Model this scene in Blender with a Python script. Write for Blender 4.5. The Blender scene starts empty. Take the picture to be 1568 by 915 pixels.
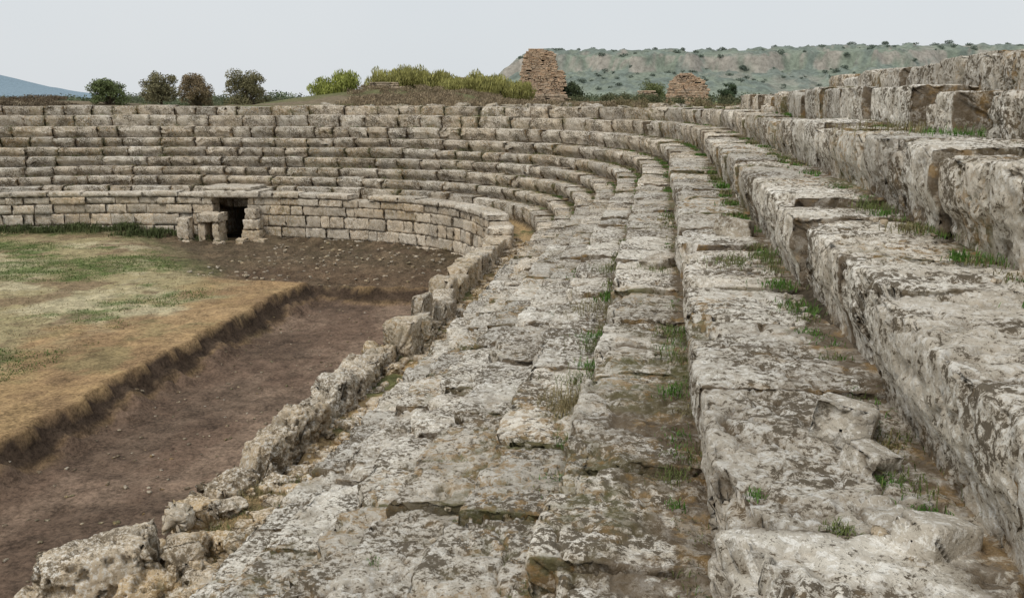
import bpy, math, random
import numpy as np
rng=np.random.default_rng(7); random.seed(7)
W=0.62
OFF=[0,.50,1.01,1.53,2.05,2.56,3.13,3.74,4.36,4.98,5.60,6.22]
rowz={k:-3.2+.336*k for k in range(6)}
for k in (6,7,8): rowz[k]=-1.52+.42*(k-5)
rowz[9]=.11; rowz[10]=.37
ROWZ=[rowz[k] for k in range(11)]+[.4]
# ------------------------------------------------------------ noise
def vnoise(p,seed=0):
    p=np.asarray(p,dtype=np.float64)
    i=np.floor(p).astype(np.int64); f=p-i; u=f*f*f*(f*(f*6-15)+10)
    out=np.zeros(len(p))
    for dx in (0,1):
        for dy in (0,1):
            for dz in (0,1):
                n=((i[:,0]+dx)*73856093)^((i[:,1]+dy)*19349663)^((i[:,2]+dz)*83492791)^(seed*2654435+97)
                n=n&0x7fffffff
                n=((n>>13)^n)&0x7fffffff
                n=(n*((n*n*15731+789221)&0x7fffffff)+1376312589)&0x7fffffff
                v=n/1073741824.0-1.0
                w=(u[:,0] if dx else 1-u[:,0])*(u[:,1] if dy else 1-u[:,1])*(u[:,2] if dz else 1-u[:,2])
                out+=v*w
    return out
def fbm(p,sc,octv=3,seed=0,gain=0.5):
    p=np.asarray(p)*sc; a=1;o=0;t=0
    for k in range(octv):
        o=o+a*vnoise(p+k*17.3,seed+k*5); t+=a; a*=gain; p=p*2.03
    return o/t
def sst(a,b,x):
    t=np.clip((x-a)/(b-a),0,1); return t*t*(3-2*t)
def P3(x,y,z=0):
    x=np.asarray(x,dtype=float); return np.stack([x,np.asarray(y)+0*x,z+0*x],-1)
# ------------------------------------------------------------ path of the first seat nose
ctrl=np.array([(-2.95,-10),(-2.95,-4),(-2.95,3),(-2.95,10),(-2.95,17),(-3.0,22),(-3.55,25.8),(-4.8,28.4),(-6.6,30.2),(-9.0,31.3),(-12.5,31.9),(-17,31.8),(-22.5,30.7),(-28.5,27.8),(-33.5,23.4),(-36.5,17),(-37.5,10),(-37.5,2),(-37.5,-6),(-37.5,-12)],float)
pts=[]
for i in range(1,len(ctrl)-2):
    a,b,c,d=ctrl[i-1:i+3]
    for t in np.linspace(0,1,60,endpoint=False):
        pts.append(.5*((2*b)+(c-a)*t+(2*a-5*b+4*c-d)*t*t+(-a+3*b-3*c+d)*t**3))
pts=np.array(pts)
k=np.ones(41)/41
for _ in range(2):
    pad=np.vstack([pts[:1]+(pts[:1]-pts[1:21][::-1]),pts,pts[-1:]+(pts[-1:]-pts[-21:-1][::-1])])
    pts=np.stack([np.convolve(pad[:,j],k,'valid') for j in (0,1)],-1)
sl=np.r_[0,np.cumsum(np.linalg.norm(np.diff(pts,axis=0),axis=1))]
S=np.arange(0,sl[-1],.05)
PX=np.interp(S,sl,pts[:,0]);PY=np.interp(S,sl,pts[:,1])
TX=np.gradient(PX);TY=np.gradient(PY);tl=np.hypot(TX,TY);TX/=tl;TY/=tl
KAP=np.abs(np.gradient(np.unwrap(np.arctan2(TY,TX)),.05)); KAP=np.convolve(KAP,np.ones(21)/21,'same')
def M(s,o,z):
    x=np.interp(s,S,PX);y=np.interp(s,S,PY);tx=np.interp(s,S,TX);ty=np.interp(s,S,TY)
    return np.stack([x+ty*o,y-tx*o,z+0*x],-1)
def sY(y):
    return float(S[np.argmin(np.abs(PY[:900]-y))])
def sX(x):
    m=(PY>25); idx=np.where(m)[0]; return float(S[idx[np.argmin(np.abs(PX[idx]-x))]])
# ------------------------------------------------------------ mesh helpers
def gridF(R,Pn,closed,off=0):
    r=np.arange(R-1)[:,None]; c=np.arange(Pn if closed else Pn-1)[None,:]
    c2=(c+1)%Pn
    return np.stack([r*Pn+c,r*Pn+c2,(r+1)*Pn+c2,(r+1)*Pn+c],-1).reshape(-1,4)
def normals(V,F):
    a=V[F[:,2]]-V[F[:,0]]; b=V[F[:,3]]-V[F[:,1]]; n=np.cross(a,b)
    N=np.zeros_like(V)
    for j in range(4):
        for c in range(3): N[:,c]+=np.bincount(F[:,j],weights=n[:,c],minlength=len(V))
    l=np.linalg.norm(N,axis=1,keepdims=True); l[l<1e-12]=1
    return N/l
class Acc:
    def __init__(s): s.V=[];s.N=[];s.F=[];s.C=[];s.A=[];s.n=0
    def add(s,V,F,C,amp,up=False):
        N=normals(V,F)
        t=N[:,2].sum() if up else ((V-V.mean(0))*N).sum()
        if t<0: F=F[:,::-1]; N=-N
        s.V.append(V);s.N.append(N);s.F.append(F+s.n);s.C.append(np.broadcast_to(C,(len(V),4)));s.A.append(np.broadcast_to(amp,(len(V),)));s.n+=len(V)
    def build(s,name,mat,disp=True,smooth=True,parent=None,pit=True,low=.8,fine=0):
        V=np.vstack(s.V);N=np.vstack(s.N);F=np.vstack(s.F);C=np.vstack(s.C).copy();A=np.concatenate(s.A)
        if disp:
            a=fbm(V,1.7,2,1)*low; b=fbm(V,6.5,3,2)*.7; c=fbm(V,26,2,3)*.7
            d=(a+b+c)
            if fine:
                nr=np.hypot(V[:,0],V[:,1])<8; f_=np.zeros(len(V)); f_[nr]=fbm(V[nr],60,2,4)*fine
                g_=fbm(V,4.3,3,6); fl=(sst(-.02,.02,g_)+sst(.16,.19,g_)+sst(-.2,-.17,g_)-1.2)*.65
                d=d+f_+fl*(A<.012)
            if pit:
                q=fbm(V,13,3,11); d-=sst(.14,.24,q)*1.9
                w=fbm(V+np.stack([a,b,a],-1)*.14,.95,3,21); cr=(1-sst(0,.016,np.abs(w)))*(A<.012); d-=cr*3.6
                C[:,1]=np.clip(C[:,1]+sst(.14,.24,q)*.34+cr*.85,0,1)
            V=V+N*(A*d)[:,None]
        return mk(name,V,F,C,mat,smooth,parent)
def mk(name,V,F,C,mat,smooth=True,parent=None):
    me=bpy.data.meshes.new(name)
    me.vertices.add(len(V)); me.vertices.foreach_set('co',np.ascontiguousarray(V,dtype=np.float32).ravel())
    kf=F.shape[1]
    me.loops.add(F.size); me.loops.foreach_set('vertex_index',np.ascontiguousarray(F,dtype=np.int32).ravel())
    me.polygons.add(len(F)); me.polygons.foreach_set('loop_start',np.arange(0,F.size,kf,dtype=np.int32))
    me.update(calc_edges=True)
    me.polygons.foreach_set('use_smooth',np.full(len(F),smooth))
    if C is not None:
        at=me.color_attributes.new('Col','FLOAT_COLOR','POINT')
        at.data.foreach_set('color',np.ascontiguousarray(C,dtype=np.float32).ravel())
    me.materials.append(mat)
    ob=bpy.data.objects.new(name,me); bpy.context.scene.collection.objects.link(ob)
    if parent: ob.parent=parent
    return ob
def empty(name):
    e=bpy.data.objects.new(name,None); bpy.context.scene.collection.objects.link(e); return e
def boxgrid(L,Wd,H,res,r):
    nx=max(2,int(math.ceil(L/res)));ny=max(2,int(math.ceil(Wd/res)));nz=max(2,int(math.ceil(H/res)))
    y=np.linspace(-.5,.5,ny+1)[:-1];z=np.linspace(-.5,.5,nz+1)[:-1]
    pr=np.vstack([np.c_[y,y*0-.5],np.c_[z*0+.5,z],np.c_[-y,y*0+.5],np.c_[z*0-.5,-z]])
    xs=list(np.linspace(-.5,.5,nx+1)); 
    if r<L*.3: xs=[-.5,-.5+r*.5/L]+xs[1:-1]+[.5-r*.5/L,.5]
    rings=[(-.5,.05),(-.5,.5)]+[(x,1) for x in xs]+[(.5,.5),(.5,.05)]
    V=np.vstack([np.c_[np.full(len(pr),x)*L,pr[:,0]*Wd*f,pr[:,1]*H*f] for x,f in rings])
    h=np.array([L,Wd,H])/2; inner=np.clip(V,-(h-r),(h-r)); d=V-inner; l=np.linalg.norm(d,axis=1,keepdims=True)
    m=l[:,0]>1e-9; V[m]=inner[m]+d[m]/l[m]*r
    return V,gridF(len(rings),len(pr),True)
def rotm(rx,ry,rz):
    cx,sx,cy,sy,cz,sz=math.cos(rx),math.sin(rx),math.cos(ry),math.sin(ry),math.cos(rz),math.sin(rz)
    return np.array([[cz,-sz,0],[sz,cz,0],[0,0,1]])@np.array([[cy,0,sy],[0,1,0],[-sy,0,cy]])@np.array([[1,0,0],[0,cx,-sx],[0,sx,cx]])
def U(a,b): return float(rng.uniform(a,b))
def col(t,d,w): return np.array([t,d,w,1.0])
# ------------------------------------------------------------ node helpers
class NT:
    def __init__(s,name):
        s.m=bpy.data.materials.new(name); s.m.use_nodes=True; s.t=s.m.node_tree; s.n=s.t.nodes; s.l=s.t.links
        s.b=s.n['Principled BSDF']; s.b.inputs['Roughness'].default_value=.95
        s.b.inputs['Specular IOR Level'].default_value=.12
        s.tc=s.n.new('ShaderNodeTexCoord').outputs['Object']
    def noise(s,sc,det=4,rough=.6,off=0,dist=0,vec=None,scale3=None):
        v=vec or s.tc
        if off or scale3:
            mp=s.n.new('ShaderNodeMapping'); s.l.new(v,mp.inputs[0]); mp.inputs['Location'].default_value=(off,off*1.7,off*.6)
            if scale3: mp.inputs['Scale'].default_value=scale3
            v=mp.outputs[0]
        n=s.n.new('ShaderNodeTexNoise'); s.l.new(v,n.inputs['Vector']); n.inputs['Scale'].default_value=sc
        n.inputs['Detail'].default_value=det; n.inputs['Roughness'].default_value=rough; n.inputs['Distortion'].default_value=dist
        return n.outputs[0]
    def put(s,inp,v):
        if isinstance(v,bpy.types.NodeSocket): s.l.new(v,inp)
        elif isinstance(v,tuple): inp.default_value=(*v,1)
        else: inp.default_value=v
    def math(s,op,a,b=0,c=None,clamp=False):
        n=s.n.new('ShaderNodeMath'); n.operation=op; n.use_clamp=clamp; s.put(n.inputs[0],a); s.put(n.inputs[1],b)
        if c is not None: s.put(n.inputs[2],c)
        return n.outputs[0]
    def step(s,x,a,b,lo=0,hi=1):
        n=s.n.new('ShaderNodeMapRange'); n.interpolation_type='SMOOTHSTEP'; s.put(n.inputs[0],x)
        n.inputs[1].default_value=a;n.inputs[2].default_value=b;n.inputs[3].default_value=lo;n.inputs[4].default_value=hi
        return n.outputs[0]
    def mix(s,f,a,b,mode='MIX'):
        n=s.n.new('ShaderNodeMix'); n.data_type='RGBA'; n.blend_type=mode; s.put(n.inputs[0],f); s.put(n.inputs[6],a); s.put(n.inputs[7],b)
        return n.outputs[2]
    def attr(s):
        a=s.n.new('ShaderNodeAttribute'); a.attribute_name='Col'; sp=s.n.new('ShaderNodeSeparateColor'); s.l.new(a.outputs['Color'],sp.inputs[0])
        return a.outputs['Color'],sp.outputs[0],sp.outputs[1],sp.outputs[2]
    def bump(s,h,dist=.02,st=.6):
        b=s.n.new('ShaderNodeBump'); b.inputs['Distance'].default_value=dist; b.inputs['Strength'].default_value=st; s.l.new(h,b.inputs['Height']); s.l.new(b.outputs[0],s.b.inputs['Normal'])
    def out(s,c): s.l.new(c,s.b.inputs['Base Color']); return s.m
def stone_mat(name,warm=(.58,.44,.28),dark=.92,ltone=1.0,cover=0.0):
    t=NT(name); _,R,G,B=t.attr()
    nb=t.noise(.7,3,.55); nm=t.noise(4.5,5,.7,3)
    base=t.mix(t.step(nm,.3,.7),(.48*ltone,.445*ltone,.38*ltone),(.70*ltone,.66*ltone,.58*ltone))
    base=t.mix(t.math('MULTIPLY',B,t.step(nm,.25,.75,.6,1.0)),base,warm)
    dl=t.noise(26,6,.76,23,.25)
    base=t.mix(t.math('MULTIPLY',t.step(dl,.475,.44),t.step(nb,.35,.6,.9,.45)),base,(.84,.815,.755))
    base=t.mix(t.math('MULTIPLY',t.step(t.noise(2.6,4,.7,47),.55,.64),.45),base,(.38,.33,.26))
    tn=t.step(R,0,1,.80,1.10)
    comb=t.n.new('ShaderNodeCombineColor'); [t.l.new(tn,comb.inputs[i]) for i in range(3)]
    base=t.mix(1.0,base,comb.outputs[0],'MULTIPLY')
    cn=t.noise(1.9,5,.66,31); cl=t.step(cn,.36,.66,.095-cover,-.035-cover)
    thr=t.math('SUBTRACT',dl,cl)
    base=t.mix(t.math('MULTIPLY',t.step(thr,.505,.518),dark),base,(.105,.084,.058))
    d2=t.noise(70,4,.7,41); thr2=t.math('SUBTRACT',d2,t.step(cn,.3,.65,.12,.015))
    base=t.mix(t.math('MULTIPLY',t.step(thr2,.51,.53),dark*.7),base,(.155,.13,.095))
    rs=t.math('MULTIPLY',t.step(nb,.51,.60),t.step(t.noise(14,4,.7,57),.52,.57))
    base=t.mix(t.math('MULTIPLY',rs,.6),base,(.34,.22,.095))
    ns=t.noise(7,5,.7,71)
    dirt_shade=t.math('MAXIMUM',t.math('MULTIPLY',G,t.step(ns,.42,.53,.12,1.25),clamp=True),t.step(G,.80,1.0,0,.72))  # dirt mask that also paints step shade at tread backs and risers
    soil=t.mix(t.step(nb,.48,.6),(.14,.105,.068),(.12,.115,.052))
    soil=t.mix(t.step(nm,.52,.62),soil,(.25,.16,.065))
    base=t.mix(t.math('MULTIPLY',dirt_shade,.9),base,soil)  # soil colour doubles as the painted step shade
    h=t.math('ADD',t.math('MULTIPLY',d2,.55),t.math('ADD',t.math('MULTIPLY',dl,.7),t.math('MULTIPLY',ns,.35)))
    t.bump(h,.018,.85); return t.out(base)
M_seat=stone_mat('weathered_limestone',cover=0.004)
M_wall=stone_mat('warm_limestone_blocks',warm=(.66,.50,.32),dark=.5,cover=-.03)
M_rub=stone_mat('rough_conglomerate',warm=(.64,.45,.23),dark=.7,ltone=.93,cover=-.01)
def col_mat(name,amt=.5,sc=30,bump=.02,rough=.95,fine=8):
    t=NT(name); C,_,_,_=t.attr()
    n=t.math('ADD',t.math('MULTIPLY',t.noise(sc,5,.7),.6),t.math('MULTIPLY',t.noise(fine,5,.65,9),.4))
    v=t.step(n,.3,.7,1-amt,1+amt); comb=t.n.new('ShaderNodeCombineColor'); [t.l.new(v,comb.inputs[i]) for i in range(3)]
    if bump: t.bump(n,bump,.8)
    t.b.inputs['Roughness'].default_value=rough
    return t.out(t.mix(1.0,C,comb.outputs[0],'MULTIPLY'))
M_ground=col_mat('soil_and_grass',.65,18,.06,fine=3.5); M_bark=col_mat('bark',.3,20,.02)
M_hill=col_mat('scrub_hillside',.4,.25,0,fine=.07); M_brick=col_mat('ruin_masonry',.35,5,.03,fine=1.0)
def leaf_mat():
    t=NT('foliage'); C,_,_,_=t.attr(); t.b.inputs['Roughness'].default_value=.8; return t.out(C)
M_leaf=leaf_mat()
# ------------------------------------------------------------ seats
seat=Acc()
s_start=sY(-3.5); NT_=9
def rowrange(k):
    if k<NT_: return s_start,75.0
    return (s_start,sY(23.0)) if k==9 else (s_start,sY(16.5))
def seat_block(k,s0,s1):
    wd=OFF[k+1]-OFF[k]; up=k>=NT_
    sc=(s0+s1)/2; o0=OFF[k]; c=M(np.array([sc]),o0,rowz[k])[0]; dist=math.hypot(c[0],c[1])
    vis=c[1]>.8
    res=.0125 if (dist<4.0 and vis and k>=2) else .018 if dist<5.5 and vis else .026 if dist<8 and vis else .045 if dist<12 else .08 if dist<20 else .11
    H=.75 if k==0 else .37 if k<=5 else .45
    if up: H=.55
    uc=.55 if k>=7 else 1.0
    pr=np.array([(.15*uc,-H),(.13*uc,-H*.8),(.09*uc,-H*.62),(.03*uc,-H*.50),(.004,-H*.38),(0,-H*.27),(0,-.03),(.004,-.011),(.013,-.002),(.032,0),(wd*.5,.004),(wd+.2,-.004)])
    if up: pr[:5,0]*=.5
    pl=np.r_[0,np.cumsum(np.linalg.norm(np.diff(pr,axis=0),axis=1))]
    q=np.unique(np.r_[np.arange(0,pl[-1],res),pl[[4,6,7,8,9]],pl[-1]])
    po=np.interp(q,pl,pr[:,0]);pz=np.interp(q,pl,pr[:,1])
    n=max(3,int((s1-s0)/res)); xs=list(np.linspace(s0,s1,n+1)); xs=[s0,s0+.005]+xs[1:-1]+[s1-.005,s1]
    rings=[(s0,.2),(s0,.6),(s0,.95)]+[(x,.988 if x in(s0,s1) else 1) for x in xs]+[(s1,.95),(s1,.6),(s1,.2)]
    ss=np.array([r[0] for r in rings])[:,None];ff=np.array([r[1] for r in rings])[:,None]
    cc=(.40,-.25)
    o=cc[0]+(po[None]-cc[0])*ff; z=cc[1]+(pz[None]-cc[1])*ff; s=ss+0*o
    dz=U(-.018,.018)+.03*vnoise([[sc*.3,k*3.1,0]],5)[0]; do=U(-.025,.025)+.03*vnoise([[sc*.25,k*5.1,3]],6)[0]
    t1=U(-.014,.014);t2=U(-.03,.03)
    if k==8 and dist>22: dz-=.05
    if up: dz+=U(-.06,.03);do+=U(-.08,.08);t2+=U(-.05,.05)
    z=z+dz+t1*(s-sc)+t2*o; o=o+do+U(-.02,.02)*(s-sc)
    jag=fbm(np.stack([s.ravel(),o.ravel(),z.ravel()],-1)+k*9,9,4,15,.6).reshape(s.shape)
    brk=np.zeros_like(z)
    s=s+np.where(ss<sc,1,-1)*np.clip(jag,0,1)*.05*np.exp(-np.minimum(s-s0,s1-s)/.05)
    for e in (s0,s1):
        if rng.random()<.48:
            a=U(.06,.36);b=U(.05,.32);dd=U(.03,.13)
            w=1.1-np.abs(s-e)/a-np.clip(o,0,9)/b+jag*.7; w=sst(.0,.08,w); z=z-w*dd*(1+.3*jag); o=o+w*dd*.5*(np.abs(po[None])<.1); brk=np.maximum(brk,w)
    for _ in range(2):
        if rng.random()<.38 and dist<22:
            e=U(s0,s1);a=U(.06,.28);b=U(.05,.18);dd=U(.03,.10)
            w=1-((s-e)/a)**2-np.clip(o,0,9)/b+jag*.8; w=sst(0,.08,w); z=z-w*dd; o=o+w*dd*.5*(np.abs(po[None])<.1); brk=np.maximum(brk,w)
    if rng.random()<.45 and dist<10:
        th=U(-.5,.5); cc_=(s-sc)+th*(o-.3)+jag*.06; w=sst(-.008,.008,cc_); z=z-w*U(.010,.03)-.02*np.exp(-(cc_/.009)**2); brk=np.maximum(brk,np.exp(-(cc_/.012)**2)*3*(po[None]>.01))
    sr=np.stack([s.ravel(),0*s.ravel()+k*7.7,0*s.ravel()],-1)
    wn=(.4*vnoise(sr*[3.1,1,1],9)+.6*fbm(sr*[12,1,1],1,2,10)).reshape(s.shape)
    nose=np.exp(-(np.abs(q-pl[7])/.035)**2)[None]; z=z-nose*np.clip(wn,0,1)*.03; o=o+nose*np.clip(wn,-.1,1)*.03
    Wd=M(s.ravel(),(o+o0).ravel(),(z+rowz[k]).ravel())
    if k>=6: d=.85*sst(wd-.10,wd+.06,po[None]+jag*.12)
    else: d=np.clip(sst(wd-.10,wd-.03,po),0,1)[None]  # tread backs darkened in colour: step shadow painted along with dirt
    d=d+(.45 if dist<16 else .35)*sst(-H*.5,-H*.95,pz)[None]+.25*brk  # riser undercuts darkened too, shade put into the colour
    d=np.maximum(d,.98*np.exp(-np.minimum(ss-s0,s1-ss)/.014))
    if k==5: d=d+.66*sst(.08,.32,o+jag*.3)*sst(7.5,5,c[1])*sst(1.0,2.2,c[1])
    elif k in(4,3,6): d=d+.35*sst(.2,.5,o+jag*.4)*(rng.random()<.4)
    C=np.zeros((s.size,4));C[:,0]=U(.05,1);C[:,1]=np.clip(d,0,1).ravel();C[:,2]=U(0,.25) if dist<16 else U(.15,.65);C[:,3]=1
    amp=.0078 if dist<8 else .009 if dist<14 else .011 if dist<20 else .014
    if up: amp=.014
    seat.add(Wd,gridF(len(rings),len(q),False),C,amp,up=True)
for kk in range(11):
    a,b=rowrange(kk); s=a-U(0,.8)
    while s<b:
        kap=float(np.interp(s,S,KAP)); st=1+kap*OFF[kk]
        L=U(.7,1.7)/st
        if kk>=NT_ and rng.random()<.10: s+=L*.5; continue
        seat_block(kk,s,s+L-U(.008,.036)/st); s+=L
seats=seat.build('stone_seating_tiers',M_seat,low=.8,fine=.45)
# ------------------------------------------------------------ podium wall
wall=Acc()
door_s=sX(-15.25); HD=.68
def pblock(acc,s0,s1,o0,o1,z0,z1,res,r,C,amp,tilt=0,yaw=0):
    V,F=boxgrid(s1-s0,o1-o0,z1-z0,res,r)
    V=V@rotm(tilt,0,yaw).T
    Wd=M((s0+s1)/2+V[:,0],(o0+o1)/2+V[:,1],(z0+z1)/2+V[:,2])
    acc.add(Wd,F,C,amp)
s_w0=sY(21.8)
zc=-5.25; ci=0
hs=[.40,.38,.42,.34,.26,.18]
for ci,h in enumerate(hs):
    s=s_w0+U(0,.4)
    top=ci==len(hs)-1
    while s<75:
        L=U(.35,1.15) if not top else U(.7,1.4)
        if s<s_w0+4 and ci>=4 and rng.random()<.5: s+=L; continue
        e=s+L
        if s<door_s-HD<e: e=door_s-HD
        if door_s-HD-.01<=s<door_s+HD: s=door_s+HD; continue
        if top and rng.random()<.10: s=e; continue
        j=U(-.05,.05)
        if e-s>.12: pblock(wall,s+.008,e-.008,-1.25+j-(.05 if top else 0),-.6,zc+.006+U(-.012,.012),zc+h-.006+(U(-.03,.03) if top else 0),.08 if s<45 else .12,.016,col(U(.0,1),U(0,.12),U(.3,.95) if not top else U(.1,.5)),.015,0,U(-.018,.018))
        s=e
    zc+=h
wall.build('podium_wall',M_wall,pit=True)
# doorway
dw=Acc()
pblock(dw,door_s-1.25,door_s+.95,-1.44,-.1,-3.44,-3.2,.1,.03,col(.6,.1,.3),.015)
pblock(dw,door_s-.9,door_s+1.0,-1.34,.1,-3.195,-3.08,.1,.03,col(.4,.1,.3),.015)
BLK=col(0,.9,.3)  # passage blocks coloured dark, doorway shade put into the colour
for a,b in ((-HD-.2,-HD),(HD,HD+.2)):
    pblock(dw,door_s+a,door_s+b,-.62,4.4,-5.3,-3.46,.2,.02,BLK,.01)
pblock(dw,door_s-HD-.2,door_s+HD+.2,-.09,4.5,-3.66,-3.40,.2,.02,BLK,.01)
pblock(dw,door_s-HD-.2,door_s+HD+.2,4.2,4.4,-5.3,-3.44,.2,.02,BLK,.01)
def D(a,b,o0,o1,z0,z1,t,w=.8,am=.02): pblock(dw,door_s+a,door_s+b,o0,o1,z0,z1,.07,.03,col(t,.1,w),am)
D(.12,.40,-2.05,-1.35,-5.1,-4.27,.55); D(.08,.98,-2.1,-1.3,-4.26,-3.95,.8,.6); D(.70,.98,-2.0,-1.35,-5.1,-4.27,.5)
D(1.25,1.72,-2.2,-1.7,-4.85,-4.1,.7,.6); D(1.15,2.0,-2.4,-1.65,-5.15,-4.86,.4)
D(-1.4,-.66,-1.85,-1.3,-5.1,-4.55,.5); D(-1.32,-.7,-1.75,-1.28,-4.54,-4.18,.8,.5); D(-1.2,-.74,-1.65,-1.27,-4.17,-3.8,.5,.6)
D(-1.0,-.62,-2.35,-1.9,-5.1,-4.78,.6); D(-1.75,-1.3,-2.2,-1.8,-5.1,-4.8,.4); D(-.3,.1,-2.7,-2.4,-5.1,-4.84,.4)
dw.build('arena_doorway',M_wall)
# ------------------------------------------------------------ ruined low wall along the near side
rub=Acc()
def rock(acc,x,y,z,L,Wd,H,r=.35,res=.05,C=None,amp=.03,rot=None,irr=.16):
    V,F=boxgrid(L,Wd,H,res,min(L,Wd,H)*r)
    V=V*(1+irr*fbm(V+np.array([x*3,y*3,z]),1.6/max(L,.05)*1.0,2,33))[:,None]
    for _ in range(3):
        nrm=rng.normal(size=3); nrm/=np.linalg.norm(nrm); hh=.5*(abs(nrm[0])*L+abs(nrm[1])*Wd+abs(nrm[2])*H)*U(.68,.92)
        dd=V@nrm-hh; m=dd>0; V[m]-=dd[m,None]*nrm*.92
    R=rotm(*(rot or (U(-.2,.2),U(-.2,.2),U(0,6.3))))
    acc.add(V@R.T+np.array([x,y,z]),F,C if C is not None else col(U(.1,.95),U(0,.25),U(.1,.8)),amp)
y=8.35
while y<13.0:
    L=U(.35,.95); rr=.022 if y<10.5 else .034
    if rng.random()<.14: y+=U(.1,.25)
    rock(rub,-4.06+U(-.05,.05),y+L/2,-4.03+U(-.10,.05),L*1.04,.42+U(-.06,.08),1.0+U(-.14,.18),.10,rr,col(U(.3,.8),.12,U(.25,.65)),.042,(U(-.08,.08),U(-.08,.08),1.57+U(-.12,.12))); y+=L*.96
for (yy,xx,L,Wd,H,zt,yaw) in [(13.25,-3.85,.45,.5,1.0,-3.3,1.4),(14.1,-3.7,.5,.24,.75,-3.45,1.9),(14.75,-3.95,.7,.22,1.0,-3.26,1.6),(15.4,-3.7,.6,.26,.8,-3.45,1.5),(16.1,-3.9,.7,.4,.9,-3.5,1.6),(13.7,-4.1,.4,.4,.5,-4.3,.3)]:
    rock(rub,xx,yy,zt-H/2,L,Wd,H,.08,.05,col(U(.3,.9),.15,U(.2,.6)),.02,(U(-.12,.12),U(-.1,.1),yaw),.08)
y=16.6
while y<22.2:
    L=U(.5,1.0); rock(rub,-4.03+U(-.05,.05),y+L/2,-3.98+U(-.08,.08),L,.48,1.05,.06,.06,col(U(.3,.9),.12,U(.3,.7)),.018,(U(-.04,.04),U(-.04,.04),1.57+U(-.05,.05)),.06); y+=L+.015
y=4.6
while y<22.5:
    L=U(.4,.8); rock(rub,-4.08+U(-.05,.05),y+L/2,-4.85+U(-.04,.04),L,.55,.9,.2,.07,col(U(.2,.8),.2,U(.3,.8)),.04,(0,0,1.57)); y+=L
for (xx,yy,zz,L,Wd,H) in [(-4.45,6.25,-3.88,.95,.62,.62),(-4.0,6.2,-4.0,.5,.45,.5),(-3.85,6.6,-3.8,.42,.34,.34),(-3.6,6.75,-3.78,.26,.22,.26),(-3.38,6.7,-3.78,.34,.3,.34),(-4.25,7.15,-3.75,.36,.26,.22),(-3.85,7.35,-3.72,.36,.22,.12),(-3.6,6.2,-4.0,.5,.4,.4),(-3.3,6.1,-4.05,.4,.4,.3),(-4.6,5.7,-4.1,.7,.6,.6),(-3.9,5.7,-4.2,.6,.5,.5),(-3.35,5.5,-4.1,.5,.5,.5),(-4.3,6.8,-4.05,.5,.4,.4),(-4.3,7.6,-4.0,.6,.4,.4),(-4.2,8.1,-3.95,.5,.4,.45),(-3.7,7.0,-3.85,.2,.16,.12),(-4.75,6.7,-4.4,.5,.4,.5),(-4.6,7.3,-4.5,.6,.4,.5)]:
    rock(rub,xx,yy,zz,L,Wd,H,.22,.02,col(U(.4,.95),.1,U(.35,.9)),.03)
rub.build('ruined_rubble_wall',M_rub,low=1.0)
# ------------------------------------------------------------ ground heightfield
samp=np.arange(0,len(S),6); SX_,SY_,STX,STY,SS=PX[samp],PY[samp],TX[samp],TY[samp],S[samp]
def so(x,y):
    s=np.empty(len(x));o=np.empty(len(x))
    for i in range(0,len(x),8000):
        xx=x[i:i+8000,None];yy=y[i:i+8000,None]
        j=np.argmin((xx-SX_)**2+(yy-SY_)**2,axis=1)
        dx=x[i:i+8000]-SX_[j];dy=y[i:i+8000]-SY_[j]
        oo=dx*STY[j]-dy*STX[j]; d=np.hypot(dx,dy); o[i:i+8000]=np.where(d>2,np.sign(oo)*d,oo); s[i:i+8000]=SS[j]+np.clip(dx*STX[j]+dy*STY[j],-.2,.2)
    return s,o
def terrain(x,y):
    s,o=so(x,y); p=P3(x,y)
    n1=fbm(p,.35,3,40); n2=fbm(p,1.6,3,41); n3=fbm(p,6,2,42)
    dug=sst(-16.5,-12,x+(y-25.5)*.9)*sst(22,23,y+0*x)
    fl=-4.66+.05*n1+.025*n2+.012*n3-.27*dug+.05*dug*n3*2
    edge=x+9.0+.14*n2+.16*n1+.02*n3; far=22.5+.22*n2-y+.03*n3
    tr=.55*sst(-.02,.10,edge)*sst(-.02,.12,far)+.45*sst(.05,.42,edge)*sst(.03,.4,far)
    fl=fl*(1-tr)+(-5.2+.03*n2+.03*n3)*tr
    fl=fl+.28*np.clip(n2+.5*n3,0,1)*np.exp(-((edge-.35)/.22)**2)*(far>0)
    dm=1-np.exp(-((s-door_s)/1.3)**4)
    fl=fl+.18*np.exp(-((o+1.6)/.45)**2)*(y>22)*(.55+.8*n2)*dm
    gap=-3.9+.06*n2+.05*n3+.14*np.exp(-((y-7.5)/.8)**2)+.15*sst(20,24,y)-.35*sst(6.0,5.0,y)
    g=sst(-1.12,-.9,o); z=fl*(1-g)+gap*g
    sl_=np.interp(o,OFF,ROWZ)-.50
    topz=np.where((s<float(sY(25)))&(x>-10),.16,-.45)
    sl_=np.minimum(sl_,topz+.06*n1+.05*n2)
    seatm=sst(-.06,.06,o); z=z*(1-seatm)+sl_*seatm
    dr=(np.abs(s-door_s)<HD+.1)&(o>-1.7)&(o<4.3); z=np.where(dr,-4.97,z)
    out=sst(7,45,o); z=z*(1-out)+(-1.6+.25*fbm(p,.03,3,44))*out
    md=np.exp(-(((x+20)/11)**2+((y-72)/17)**2)*1.1); z=z+2.25*md*(1+.25*n1)*sst(5,14,o)
    md2=np.exp(-(((x+8)/26)**2+((y-105)/22)**2)); z=z+1.3*md2*sst(5,20,o)
    md3=np.exp(-(((x+80)/26)**2+((y-105)/14)**2)); z=z+1.6*md3*sst(5,20,o)
    md4=np.exp(-(((x-16)/14)**2+((y-60)/18)**2)); z=z+1.2*md4*sst(5,20,o)
    return z,s,o,tr,dug,n1,n2,n3,edge,far
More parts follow.
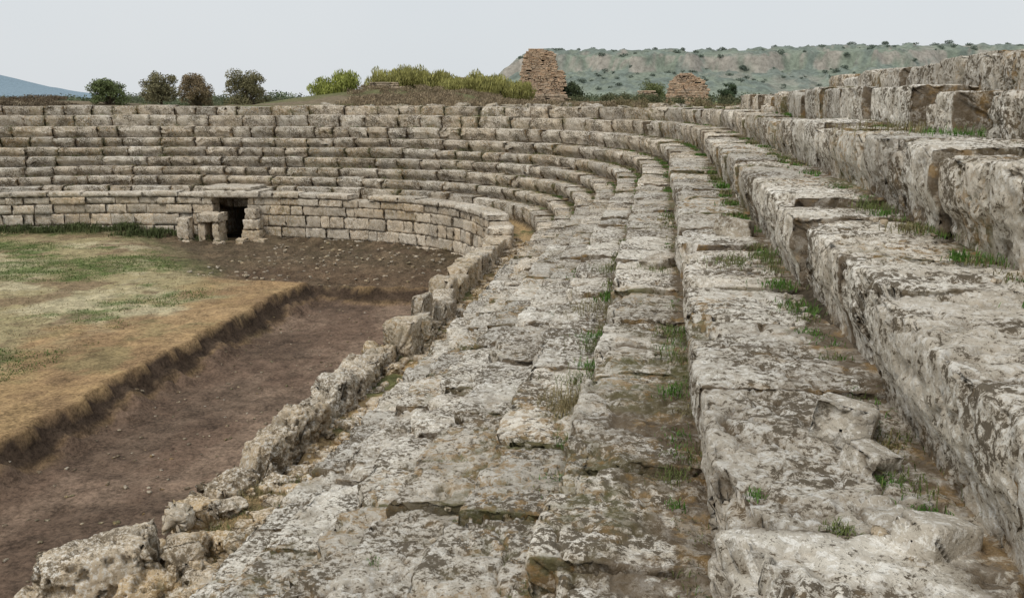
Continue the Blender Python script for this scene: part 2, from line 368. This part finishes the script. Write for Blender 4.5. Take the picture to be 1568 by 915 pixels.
def axis(a,b,st,lo,hi):
    v=list(np.arange(a,b,st)); 
    d=st;x=v[-1]
    while x<hi: d=min(d*1.055,120); x+=d; v.append(x)
    d=st;x=a;w=[]
    while x>lo: d=min(d*1.055,120); x-=d; w.append(x)
    return np.array(w[::-1]+v)
gx=axis(-22,-2,.08,-4000,4000); gy=axis(5,33,.09,-400,7000)
XX,YY=np.meshgrid(gx,gy); x=XX.ravel();y=YY.ravel()
z,s_,o_,tr,dug,n1,n2,n3,edge,far=terrain(x,y)
def c3(*c): return np.array(c)
def lerp(a,b,t): return a*(1-t[:,None])+b*t[:,None]
p=P3(x,y)
dry=c3(.35,.295,.165);green=c3(.115,.16,.05);tan=c3(.38,.25,.13);soil=c3(.165,.112,.08);dk=c3(.09,.063,.044);straw=c3(.48,.42,.27)
def gmask(p,y): return sst(-.14,.10,fbm(p*[.8,1,1],.5,5,51,.7)+.08*sst(18,27,y))
C=lerp(np.broadcast_to(dry,(len(x),3)),straw,sst(-.05,.3,fbm(p,.6,5,50,.7)))
C=lerp(C,c3(.21,.145,.09)+0*C,sst(.03,.28,fbm(p,.9,5,52,.7))*.75)
gm=gmask(p,y); C=lerp(C,np.broadcast_to(green,C.shape),gm*.85*(.40+.60*sst(-.2,.2,fbm(p,2.5,4,66,.65))))
tm=sst(-2.8,-1.5,edge+2.2*fbm(p,.5,4,60,.6))*sst(27.5,24,y); C=lerp(C,tan+0*C,tm*.9)
C=lerp(C,c3(.23,.15,.085)+0*C,tm*sst(.0,.3,fbm(p,.9,5,53,.65))*.65)
C=lerp(C,c3(.22,.20,.10)+0*C,tm*sst(.12,.32,fbm(p,.7,5,63,.65))*.5)
C=lerp(C,dk*1.15+0*C,np.clip(dug*1.2,0,1)*.9)
C=lerp(C,c3(.25,.18,.115)+0*C,dug*sst(.05,.5,n2)*.4)
C=lerp(C,dk*.8*(1+.5*n2[:,None])+0*C,sst(.02,.15,tr)*sst(1.02,.75,tr)); C=lerp(C,soil+0*C,sst(.85,1,tr))
C=lerp(C,c3(.25,.18,.13)+0*C,sst(.9,1,tr)*sst(-.1,.35,fbm(p*[1.6,.7,1],.8,5,54,.66))*.8)
C=lerp(C,c3(.09,.064,.046)+0*C,sst(.9,1,tr)*sst(.0,.3,fbm(p,.5,5,59,.66))*.6)
C=lerp(C,c3(.09,.10,.04)+0*C,np.exp(-((o_+1.7)/.5)**2)*(y>24)*(x<-15)*sst(-.1,.3,fbm(p,.8,3,55)))
gp=sst(-1.2,-.95,o_); gc=lerp(np.broadcast_to(c3(.42,.30,.16),C.shape),c3(.15,.15,.065)+0*C,sst(.08,.35,n2)); C=lerp(C,gc,gp)
C=lerp(C,c3(.02,.017,.014)+0*C,((np.abs(s_-door_s)<HD+.1)&(o_>-.9)&(o_<4.3))*1.0)  # near-black floor paints the shade inside the doorway
C=lerp(C,c3(.09,.072,.05)+0*C,sst(-.02,.05,o_)*sst(5,4.6,o_))
ot=sst(4.5,5.2,o_); oc=lerp(np.broadcast_to(c3(.20,.16,.105),C.shape),c3(.15,.15,.07)+0*C,sst(-.1,.3,fbm(p,.09,4,56)))
oc=lerp(oc,c3(.13,.23,.07)+0*C,sst(110,150,y)*sst(.0,.15,fbm(p,.012,3,57)))
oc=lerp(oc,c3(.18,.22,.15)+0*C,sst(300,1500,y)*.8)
C=lerp(C,oc,ot)
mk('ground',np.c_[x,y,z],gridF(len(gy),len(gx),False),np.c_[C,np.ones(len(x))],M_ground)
def gz(xs,ys): return terrain(np.asarray(xs,float),np.asarray(ys,float))[0]
# ------------------------------------------------------------ scattered rubble in the gap
rb=Acc()
n=700; ys=rng.uniform(5.3,24,n); xs=rng.uniform(-3.85,-3.0,n); zs=gz(xs,ys)
for i in range(n):
    d=U(.03,.12)*(1.7 if rng.random()<.22 else 1)
    rock(rb,xs[i],ys[i],zs[i]+d*.2,d*U(1,1.9),d*U(.9,1.4),d*U(.5,1),.18,max(.012,d/3.5)*(1 if ys[i]<10 else 1.5),col(U(.3,1),.05,U(.5,1)),d*.12)
n=420;xs=rng.uniform(-13,-4.6,n);ys=rng.uniform(22.8,30,n);zs=gz(xs,ys)
for i in range(n):
    d=U(.02,.11); rock(rb,xs[i],ys[i],zs[i]+d*.15,d*1.5,d,d*.7,.3,d/2,col(U(.1,.8),.4,U(.3,.8)),d*.1)
n=420;ys=rng.uniform(6,22,n);xs=rng.uniform(-8.9,-4.5,n);zs=gz(xs,ys)
for i in range(n):
    d=U(.012,.05); rock(rb,xs[i],ys[i],zs[i]+d*.15,d*1.5,d,d*.7,.3,d/2,col(U(.0,.5),.7,U(.3,.8)),d*.1)
for (xx,yy,d) in [(-5.2,17.8,.55),(-5.0,18.6,.45),(-5.3,18.3,.35),(-4.8,21.0,.3),(-4.7,17.0,.3)]:
    rock(rb,xx,yy,-5.1+d*.2,d,d*.6,d*.55,.2,.06,col(.1,.6,.4),.03)
for i in range(260):
    kk=random.choice([0,1,2,3,4,5,6,6,7,8]); yy=U(2.0,16); d=U(.008,.04); xx=-2.95+OFF[kk+1]-U(.0,.2)
    rock(rb,xx,yy,rowz[kk]+d*.25,d*1.5,d*1.1,d*.8,.2,.010,col(U(.2,.8),.2,U(.1,.6)),d*.12)
rock(rb,.62,7.6,rowz[6]+.06,.28,.2,.16,.12,.03,col(.5,.3,.2),.012)
rock(rb,.64,3.05,rowz[6]+.03,.34,.2,.17,.08,.016,col(.6,.1,.1),.008,(.15,.2,1.3))
rock(rb,.66,2.75,rowz[6]+.02,.14,.12,.1,.1,.014,col(.5,.1,.1),.006)
rock(rb,.72,2.25,rowz[6]+.02,.2,.13,.1,.1,.012,col(.7,.1,.1),.006)
rock(rb,.02,8.4,rowz[5]+.04,.3,.3,.12,.15,.03,col(.5,.3,.2),.015)
for i in range(110):
    yy=U(14,40); o=U(4.9,7.5); w=M(np.array([sY(min(yy,24))+max(0,yy-24)]),o,0)[0]; zz=float(gz([w[0]],[w[1]])[0]); d=U(.15,.5)
    rock(rb,w[0],w[1],zz+d*.15,d*1.4,d,d*.6,.15,.08,col(U(.2,.9),.3,U(.1,.5)),.03)
rb.build('loose_rubble_stones',M_rub)
# ------------------------------------------------------------ blades / weeds
class Bl:
    def __init__(s): s.V=[];s.F=[];s.C=[];s.n=0
    def tuft(s,x,y,z,h,nb,sp,c,wd=.006):
        a=rng.uniform(0,6.283,nb);l=h*rng.uniform(.4,1.1,nb);lean=rng.uniform(.15,1.1,nb)
        bx=x+rng.normal(0,sp,nb);by=y+rng.normal(0,sp*1.3,nb)
        dx=np.cos(a)*lean;dy=np.sin(a)*lean; pxx=-np.sin(a)*wd;pyy=np.cos(a)*wd
        b=np.stack([bx,by,np.full(nb,z-.01)],-1); w=np.stack([pxx,pyy,0*pxx],-1)
        m=b+np.stack([dx*l*.35,dy*l*.35,l*.6],-1); t=b+np.stack([dx*l*.95,dy*l*.95,l*(1-.45*lean)],-1)
        V=np.stack([b-w,b+w,m+w*.8,m-w*.8,t+w*.1,t-w*.1],1).reshape(-1,3)
        i=np.arange(nb)[:,None]*6; F=np.vstack([i+np.array([0,1,2,3]),i+np.array([3,2,4,5])])
        cc=np.array(c)*rng.uniform(.6,1.35,(nb,1)); cc=np.repeat(np.c_[cc,np.ones(nb)],6,axis=0)
        s.V.append(V);s.F.append(F+s.n);s.C.append(cc);s.n+=len(V)
    def build(s,name,mat): return mk(name,np.vstack(s.V),np.vstack(s.F),np.vstack(s.C),mat,False)
G1=(.085,.175,.035);G2=(.13,.155,.055);DR=(.30,.25,.13);G3=(.19,.17,.085)
wd=Bl()
for (X,Y,h,nb,c,sp) in [(1.3,4.2,.06,90,G1,.025),(-.50,5.4,.10,420,(.25,.21,.11),.10),(-.50,5.9,.07,160,G2,.08),(.08,6.0,.06,100,G2,.05),(.52,6.4,.05,260,G2,.10),(.72,5.6,.05,160,G1,.05),(.74,2.42,.04,170,G1,.03),(.70,2.65,.035,120,G1,.025),(.5,2.3,.035,130,G2,.02),(-1.95,4.7,.08,240,DR,.06),(.04,8.3,.09,260,G2,.12),(-.50,8.1,.09,300,G3,.16),(.65,7.8,.07,160,G2,.1),(-1.2,5.2,.05,60,G2,.05),(1.95,6.5,.12,240,G1,.12),(1.95,8,.14,300,G3,.25),(.72,4.4,.045,100,G1,.035),(1.34,6.1,.06,110,G2,.06),(-1.5,7.1,.035,70,G1,.03),(-1.3,3.9,.03,50,G1,.02),(.1,3.3,.035,70,G1,.02),(.75,2.95,.045,140,DR,.03),(.1,3.6,.04,160,G2,.04),(-.5,7,.06,180,G1,.06),(-.5,10,.08,200,G2,.1),(.1,11,.08,200,G3,.15),(-.45,3.2,.04,140,G2,.05),(1.3,3.2,.045,120,G1,.04),(1.32,5.1,.06,140,G3,.05),(.72,3.6,.045,150,G1,.04),(.72,3.35,.035,90,G2,.03),(-.95,4.4,.04,90,G2,.04),(.1,4.7,.05,120,G1,.04),(-1.45,2.9,.035,60,G1,.02),(.3,2.5,.03,50,G1,.015)]:
    kk=int(np.searchsorted(OFF,X+2.95)-1)
    wd.tuft(X,Y,rowz[kk]+.0,h,nb,sp,c,.0018 if Y<4 else .0024)
for i in range(820):
    kk=random.choice([0,1,2,3,4,4,5,5,6,6,6,7,7,8,8]); yy=2.3+25*rng.random()**1.25; s=sY(min(yy,24))+max(0,yy-24)
    w=M(np.array([s]),OFF[kk+1]-U(-.02,.07),0)[0]; f=U(.2,1)**1.5
    wd.tuft(w[0],w[1],rowz[kk],(.05 if yy<6 else .075)*f+.015,int(75*f)+8,.05*f+.01,[G1,G1,G2,G2,G3][random.randrange(5)],.002 if yy<8 else .005)
for i in range(240):
    s=U(26,74);kk=random.randrange(9);w=M(np.array([s]),OFF[kk+1]-U(0,.1),0)[0]; wd.tuft(w[0],w[1],rowz[kk],U(.05,.13),14,.12,[G2,G3][random.randrange(2)],.012)
for i in range(150):
    xx=U(-3.7,-3.05);yy=U(6.2,22);wd.tuft(xx,yy,float(gz([xx],[yy])[0]),U(.03,.09),40,.08,[G2,DR,G3][random.randrange(3)],.003)
for i in range(150):
    xx=U(-4.0,-3.1);yy=U(6.6,8.4);wd.tuft(xx,yy,float(gz([xx],[yy])[0]),U(.02,.06),80,.07,[G3,DR,DR,G2][random.randrange(4)],.0025)
wd.tuft(-3.35,7.5,-3.76,.06,160,.07,(.05,.22,.08),.004)
wd.build('weeds',M_leaf)
ag=Bl(); n=46000
xs=rng.uniform(-26,-9.6,n);ys=rng.uniform(9,30.4,n); pp=P3(xs,ys); g=gmask(pp,ys)
zz,ss_,oo_,*_r=terrain(xs,ys)
keep=(oo_<-1.4)&(rng.random(n)<.10+.7*g)&(_r[1]<.3)&~((_r[5]>-1.8)&(ys<25))
for i in np.where(keep)[0]:
    cg=(.115,.16,.05) if rng.random()<g[i] else (.34,.28,.16)
    ag.tuft(xs[i],ys[i],zz[i],U(.02,.06),5,.09,np.array(cg)*U(.8,1.2),.010)
for i in range(260):
    s=U(sX(-15.8),sX(-26)); w=M(np.array([s]),-1.45-abs(rng.normal(0,.3)),0)[0]
    if rng.random()<.75 and not(-22.5<w[0]<-21 or -19<w[0]<-17.5): continue
    ag.tuft(w[0],w[1],float(gz([w[0]],[w[1]])[0]),U(.1,.35),40,.15,(.09,.11,.045),.015)
ag.build('arena_grass',M_leaf)
# ------------------------------------------------------------ foliage
def leafcloud(blobs,n,size,base,seed=0,upright=0.0,thin=.12):
    B=np.array(blobs); vol=(B[:,3]*B[:,4]*B[:,5])**.75; idx=rng.choice(len(B),n,p=vol/vol.sum())
    d=rng.normal(size=(n,3)); d/=np.linalg.norm(d,axis=1,keepdims=True); r=rng.random(n)**.45
    P=B[idx,:3]+d*r[:,None]*B[idx,3:6]
    nn=fbm(P,1.1/np.mean(B[:,3])*1.4,3,70+seed); keep=nn>-thin-.25*(1-r); P=P[keep];nn=nn[keep]; m=len(P)
    a=rng.normal(size=(m,3)); 
    if upright: a[:,2]=np.abs(a[:,2])+upright*3
    a/=np.linalg.norm(a,axis=1,keepdims=True); b=np.cross(a,rng.normal(size=(m,3))); b/=np.linalg.norm(b,axis=1,keepdims=True)
    sz=size*rng.uniform(.5,1.3,m)[:,None]; L=sz*(1+upright*2.5)
    V=np.stack([P-a*L*.5,P+b*sz*.35,P+a*L*.5,P-b*sz*.35],1).reshape(-1,3)
    F=np.arange(4*m).reshape(-1,4)
    c=np.array(base)*(rng.uniform(.6,1.4,(m,1)))*(1+.7*nn[:,None]); c=np.repeat(np.c_[c,np.ones(m)],4,axis=0)
    return V,F,c
def tube(pts,rad,sides=7):
    pts=np.array(pts,float);V=[]
    for i,(q,r) in enumerate(zip(pts,rad)):
        t=pts[min(i+1,len(pts)-1)]-pts[max(i-1,0)];t/=np.linalg.norm(t);u=np.cross(t,[.3,1,.1]);u/=np.linalg.norm(u);v=np.cross(t,u)
        a=np.linspace(0,6.283,sides,endpoint=False);V.append(q+r*(np.cos(a)[:,None]*u+np.sin(a)[:,None]*v))
    return np.vstack(V),gridF(len(pts),sides,True)
def tree(name,x,y,h,w,base,trunk=.20,n=12000,size=.2,sink=.3,thin=.20):
    z0=float(gz([x],[y])[0])-sink; par=empty(name); ac=Acc(); bl=[]
    th=h*trunk
    ac.add(*tube([(x,y,z0),(x+.1,y,z0+th*.6),(x,y,z0+th*1.2),(x+.05,y,z0+h*.6)],[h*.045,h*.035,h*.028,h*.012]),np.array([.12,.095,.07,1]),0)
    for i in range(22):
        a=i*2.4+U(-.3,.3);v=U(.02,.85);rr=w*.5*(.92-.6*max(0,v-.35))*U(.6,.95);zz=z0+th+(h-th)*v
        e=(x+math.cos(a)*rr,y+math.sin(a)*rr,zz)
        ac.add(*tube([(x,y,z0+th*U(.7,1.2)),(x+math.cos(a)*rr*.5,y+math.sin(a)*rr*.5,z0+th+(zz-z0-th)*.4),e],[h*.02,h*.013,h*.004],5),np.array([.12,.095,.07,1]),0)
        b=w*U(.11,.2); bl.append((*e,b,b,b*.8))
    for i in range(9): b=w*U(.18,.26); bl.append((x+U(-.2,.2)*w,y+U(-.2,.2)*w,z0+th+(h-th)*U(.2,.85),b,b,b*.8))
    ac.build('trunk_and_limbs',M_bark,disp=False,parent=par)
    V,F,c=leafcloud(bl,n,size,base,int(x),0,thin); mk('crown',V,F,c,M_leaf,False,par)
def bearing(px,d):
    a=(px-784)/1433*d; return a*.987-d*.159, d*.987+a*.159
def T(name,px,d,h,w,base,**k):
    X,Y=bearing(px,d); tree(name,X,Y,h,w,base,**k)
T('oak_tree',377,125,5.6,6.1,(.20,.185,.10),n=15000,sink=.55)
T('oak_tree',299,135,5.5,5.3,(.25,.195,.12),n=13000,sink=.55)
T('oak_tree',245,120,5.0,5.2,(.20,.185,.105),n=13000,sink=.5)
T('shrub_tree',166,110,3.0,4.8,(.15,.185,.08),n=11000,trunk=.08)
T('shrub_tree',998,150,4.9,5.4,(.17,.185,.085),n=9000,trunk=.1)
T('shrub_tree',1114,120,3.6,2.8,(.07,.10,.055),n=7000,trunk=.12)
T('shrub_tree',875,120,3.3,3.4,(.075,.095,.05),n=7000,trunk=.1)
def bushes(name,lst,n,size,base,upright=0,seed=0):
    bl=[]
    for px,d,w,h in lst:
        X,Y=bearing(px,d); Z=float(gz([X],[Y])[0])
        for i in range(5):
            bl.append((X+U(-.4,.4)*w,Y+U(-.4,.4)*w,Z+h*U(.2,.6),w*U(.25,.4),w*U(.25,.4),h*U(.3,.45)))
    V,F,c=leafcloud(bl,n,size,base,seed,upright,.25); mk(name,V,F,c,M_leaf,False)
bushes('reed_bushes',[(px,U(78,84),2.2,U(1.7,2.8)) for px in range(578,705,10)]+[(px,U(74,80),2.4,U(1.0,2.4)) for px in range(690,800,13)],52000,.09,(.32,.31,.11),1.0,3)
bushes('reed_bushes',[(505,70,2.6,1.6),(520,70,2.2,1.7),(492,71,2,1.2)],9000,.1,(.30,.33,.09),.6,4)
bushes('dry_brush',[(U(545,960),U(46,74),U(1,2.2),U(.25,.6)) for i in range(190)],90000,.07,(.26,.205,.135),.4,5)
bushes('dry_brush',[(U(860,1250),U(45,90),U(1,2),U(.3,.8)) for i in range(80)],44000,.08,(.21,.175,.10),.3,6)
bushes('dark_shrubs',[(U(840,1240),U(95,120),U(1.5,3),U(.6,1.5)) for i in range(34)]+[(U(1120,1230),U(80,110),3,U(.8,1.4)) for i in range(8)],26000,.16,(.12,.13,.07),0,7)
bushes('dark_shrubs',[(U(-40,110),U(85,115),U(2,4),U(.5,1.0)) for i in range(40)],26000,.14,(.16,.125,.085),.2,8)
bushes('distant_treeline',[(U(-60,560),U(190,420),U(5,12),U(1.5,3.6)) for i in range(90)]+[(U(860,1300),U(180,350),U(5,10),U(2,4)) for i in range(30)],50000,.5,(.14,.16,.105),0,9)
bushes('distant_treeline',[(U(400,560),U(130,170),U(3,6),U(1.5,2.4)) for i in range(16)]+[(U(110,340),U(150,200),U(3,6),U(1,1.8)) for i in range(22)],22000,.25,(.13,.135,.085),0,10)
# ------------------------------------------------------------ ruins
def ruin(name,px,d,base,prof,depth,ch,cols,yaw=0,bl=(.3,.7)):
    X,Y=bearing(px,d); ac=Acc(); f=math.atan2(X,Y)
    H=prof[-1][0]
    R=rotm(0,0,-f*1.0+yaw)
    hh=0
    while hh<H:
        l=np.interp(hh,[q[0] for q in prof],[q[1] for q in prof]);r=np.interp(hh,[q[0] for q in prof],[q[2] for q in prof])
        hc=ch*U(.7,1.2)
        for layer in range(2):
            yy=-depth/2 if layer==0 else depth/2
            u=l+U(-.14,.1)
            while u<r+U(-.15,.12):
                L=U(*bl)
                if rng.random()>.03:
                    V,F=boxgrid(L-.004,depth*.5+U(-.12,.02),hc-.004,.3,.02)
                    V=V+np.array([u+L/2,yy*.5+U(-.03,.03)+.07*fbm([[u,hh,layer]],1.2,2,5)[0],hh+hc/2]); V=V@R.T+np.array([X,Y,base])
                    t_=np.array([[u*.6,hh*.7,layer*3.]]); m_=.5+.5*vnoise(t_,8)[0]
                    c=(np.array(cols[random.randrange(len(cols))])*.6+.4*(np.array([.38,.31,.24])*m_+np.array([.56,.39,.26])*(1-m_)))*U(.88,1.1)
                    ac.add(V,F,np.r_[c,1],.03)
                u+=L
        hh+=hc
    return ac.build(name,M_brick,pit=False)
BC=[(.53,.37,.25),(.48,.35,.25),(.57,.43,.30),(.46,.36,.27),(.55,.36,.23)]
BG=[(.36,.30,.22),(.32,.27,.2),(.42,.34,.25)]
ruin('ruined_tower',829,120,-1.0,[(0,-3.2,3.2),(1.2,-3.1,3.1),(1.3,-2.75,2.8),(4.3,-2.65,2.75),(4.45,-2.6,1.9),(5.0,-2.4,1.7),(6.2,-2.2,1.5),(6.6,-1.9,1.2),(6.95,-1.6,-.1)],3.4,.17,BC,0,(.22,.5))
ruin('ruined_arch_wall',1051,110,-1.0,[(0,-2.4,2.4),(2.0,-2.2,2.3),(2.9,-1.9,1.7),(3.5,-1.2,.9),(3.8,-.7,.3)],1.6,.17,BC,0,(.22,.5))
ruin('ruined_wall',590,76,-.2,[(0,-1.4,1.6),(.9,-1.3,1.3),(1.4,-1.2,.6)],1.0,.2,BG)
ruin('ruined_wall',720,92,.3,[(0,-3,1.6),(1.0,-2.3,1.2),(1.6,-1.2,.6)],1.0,.2,BG)
ruin('ruined_wall',990,105,-.8,[(0,-1,1.0),(1.5,-.9,.7)],1.0,.2,BC)
ruin('ruined_wall',832,100,-1.0,[(0,-2.9,2.4),(1.2,-2.7,2.2)],1.0,.2,[(.44,.35,.26),(.36,.3,.22)])
# ------------------------------------------------------------ hill
hx=np.arange(-400,1300,3.2);hy=np.arange(700,1250,3.2)
XX,YY=np.meshgrid(hx,hy);x=XX.ravel();y=YY.ravel();p=P3(x,y)
n=fbm(p,.006,4,80);n2=fbm(p,.03,4,81,.6);n3=fbm(p,.11,3,82)
front=835+50*n+.10*x; 
t=np.clip((y-front)/170,0,1)
left=sst(-215,-132,x+14*n); left2=sst(-290,-170,x)
H=52.5+3*n+2.5*vnoise(P3(x*.004,0*x),83)+ (x>0)*.004*x
prof=.72*t**.9+.28*sst(.76,.83,t+.10*n2)
z=-3+H*prof*np.maximum(left,.5*left2*.9)+ (2.6*n2+1.3*n3)*t*sst(1.0,.85,t)+.8*n3*t
bush=sst(.0,.14,fbm(p,.075,4,84,.6))*sst(.05,.25,t); z=z+bush*2.2*(1+n3)
z=z*sst(0,.12,t)+(-6)*(1-sst(0,.12,t))
Ct=lerp(np.broadcast_to(c3(.155,.185,.095),(len(x),3)),c3(.23,.215,.14)+0*p,sst(.0,.3,n2+n*.5))
gy_,gx_=np.gradient(z.reshape(XX.shape),3.2);sl2=np.hypot(gx_,gy_).ravel()
Ct=lerp(Ct,c3(.075,.105,.06)+0*Ct,bush*.8)
cliff=sst(.60,.95,sl2)*sst(.62,.75,t)*sst(-.15,.2,n3+n2+.25*sst(100,-60,x)); Ct=lerp(Ct,c3(.38,.30,.23)+0*Ct,cliff*.85)
Ct=lerp(Ct,c3(.31,.35,.365)+0*Ct,np.full(len(x),.40))  # distance haze painted into the hill colour
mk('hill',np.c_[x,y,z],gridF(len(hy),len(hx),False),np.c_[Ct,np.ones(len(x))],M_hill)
bl=[]
for i in range(300):
    tt=rng.random()<.3
    px=random.choice([U(835,860),U(850,1600),U(850,1600),U(1180,1330)]) if tt else U(780,1600); d=U(985,1030) if tt else U(860,1010); X,Y=bearing(px,d)
    j=np.argmin((x-X)**2+(y-Y)**2); b=U(1.5,4.5)*(1 if tt else .7); bl.append((X,Y,z[j]+b*.3,b*1.3,b,b*.7))
V,F,c=leafcloud(bl,44000,1.2,(.165,.20,.165),3,0,.3); mk('hillside_scrub',V,F,c,M_leaf,False)
hx=np.arange(-6500,-2500,60.);hy=np.arange(5200,7600,60.);XX,YY=np.meshgrid(hx,hy);x=XX.ravel();y=YY.ravel();p=P3(x,y)
rd=np.hypot((x+5300)/950,(y-6200)/700); z=-10+205*np.exp(-rd**2*1.1)*(1+.45*fbm(p,.002,4,90))
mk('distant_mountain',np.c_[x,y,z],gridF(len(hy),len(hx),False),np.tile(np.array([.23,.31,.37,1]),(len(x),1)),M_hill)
# ------------------------------------------------------------ light
sc=bpy.context.scene
w=bpy.data.worlds.new('World'); sc.world=w; w.use_nodes=True; nt=w.node_tree; bg=nt.nodes['Background']
sky=nt.nodes.new('ShaderNodeTexSky'); sky.sky_type='NISHITA'; sky.sun_disc=False
el,az=math.radians(50),math.radians(215)
sky.sun_elevation=el; sky.sun_rotation=az; sky.dust_density=3; sky.air_density=1.0
mx=nt.nodes.new('ShaderNodeMix'); mx.data_type='RGBA'; mx.inputs[0].default_value=.92
nt.links.new(sky.outputs[0],mx.inputs[6])
tc=nt.nodes.new('ShaderNodeTexCoord'); nz=nt.nodes.new('ShaderNodeTexNoise'); nt.links.new(tc.outputs['Generated'],nz.inputs[0]); nz.inputs['Scale'].default_value=2.2; nz.inputs['Detail'].default_value=4
cr=nt.nodes.new('ShaderNodeMix'); cr.data_type='RGBA'; nt.links.new(nz.outputs[0],cr.inputs[0]); cr.inputs[6].default_value=(6.8,7.3,7.7,1); cr.inputs[7].default_value=(8.1,8.25,8.35,1)
nt.links.new(cr.outputs[2],mx.inputs[7]); nt.links.new(mx.outputs[2],bg.inputs[0]); bg.inputs[1].default_value=.1
sd=bpy.data.lights.new('sun','SUN'); sd.energy=1.5; sd.angle=math.radians(22); sd.color=(1,.93,.82)
so_=bpy.data.objects.new('sun',sd); sc.collection.objects.link(so_)
from mathutils import Vector
dirv=Vector((math.sin(az)*math.cos(el),math.cos(az)*math.cos(el),math.sin(el)))
so_.rotation_euler=dirv.to_track_quat('Z','Y').to_euler()
sc.view_settings.view_transform='Standard'; sc.view_settings.look='None'; sc.view_settings.exposure=0
cd=bpy.data.cameras.new('camera'); cam=bpy.data.objects.new('camera',cd); sc.collection.objects.link(cam)
cd.sensor_width=36; cd.lens=32.1; cd.clip_end=20000; cd.clip_start=.05
cam.rotation_euler=(math.radians(90-12.37),0,math.radians(9.16)); sc.camera=cam
print('verts',sum(len(m.vertices) for m in bpy.data.meshes))
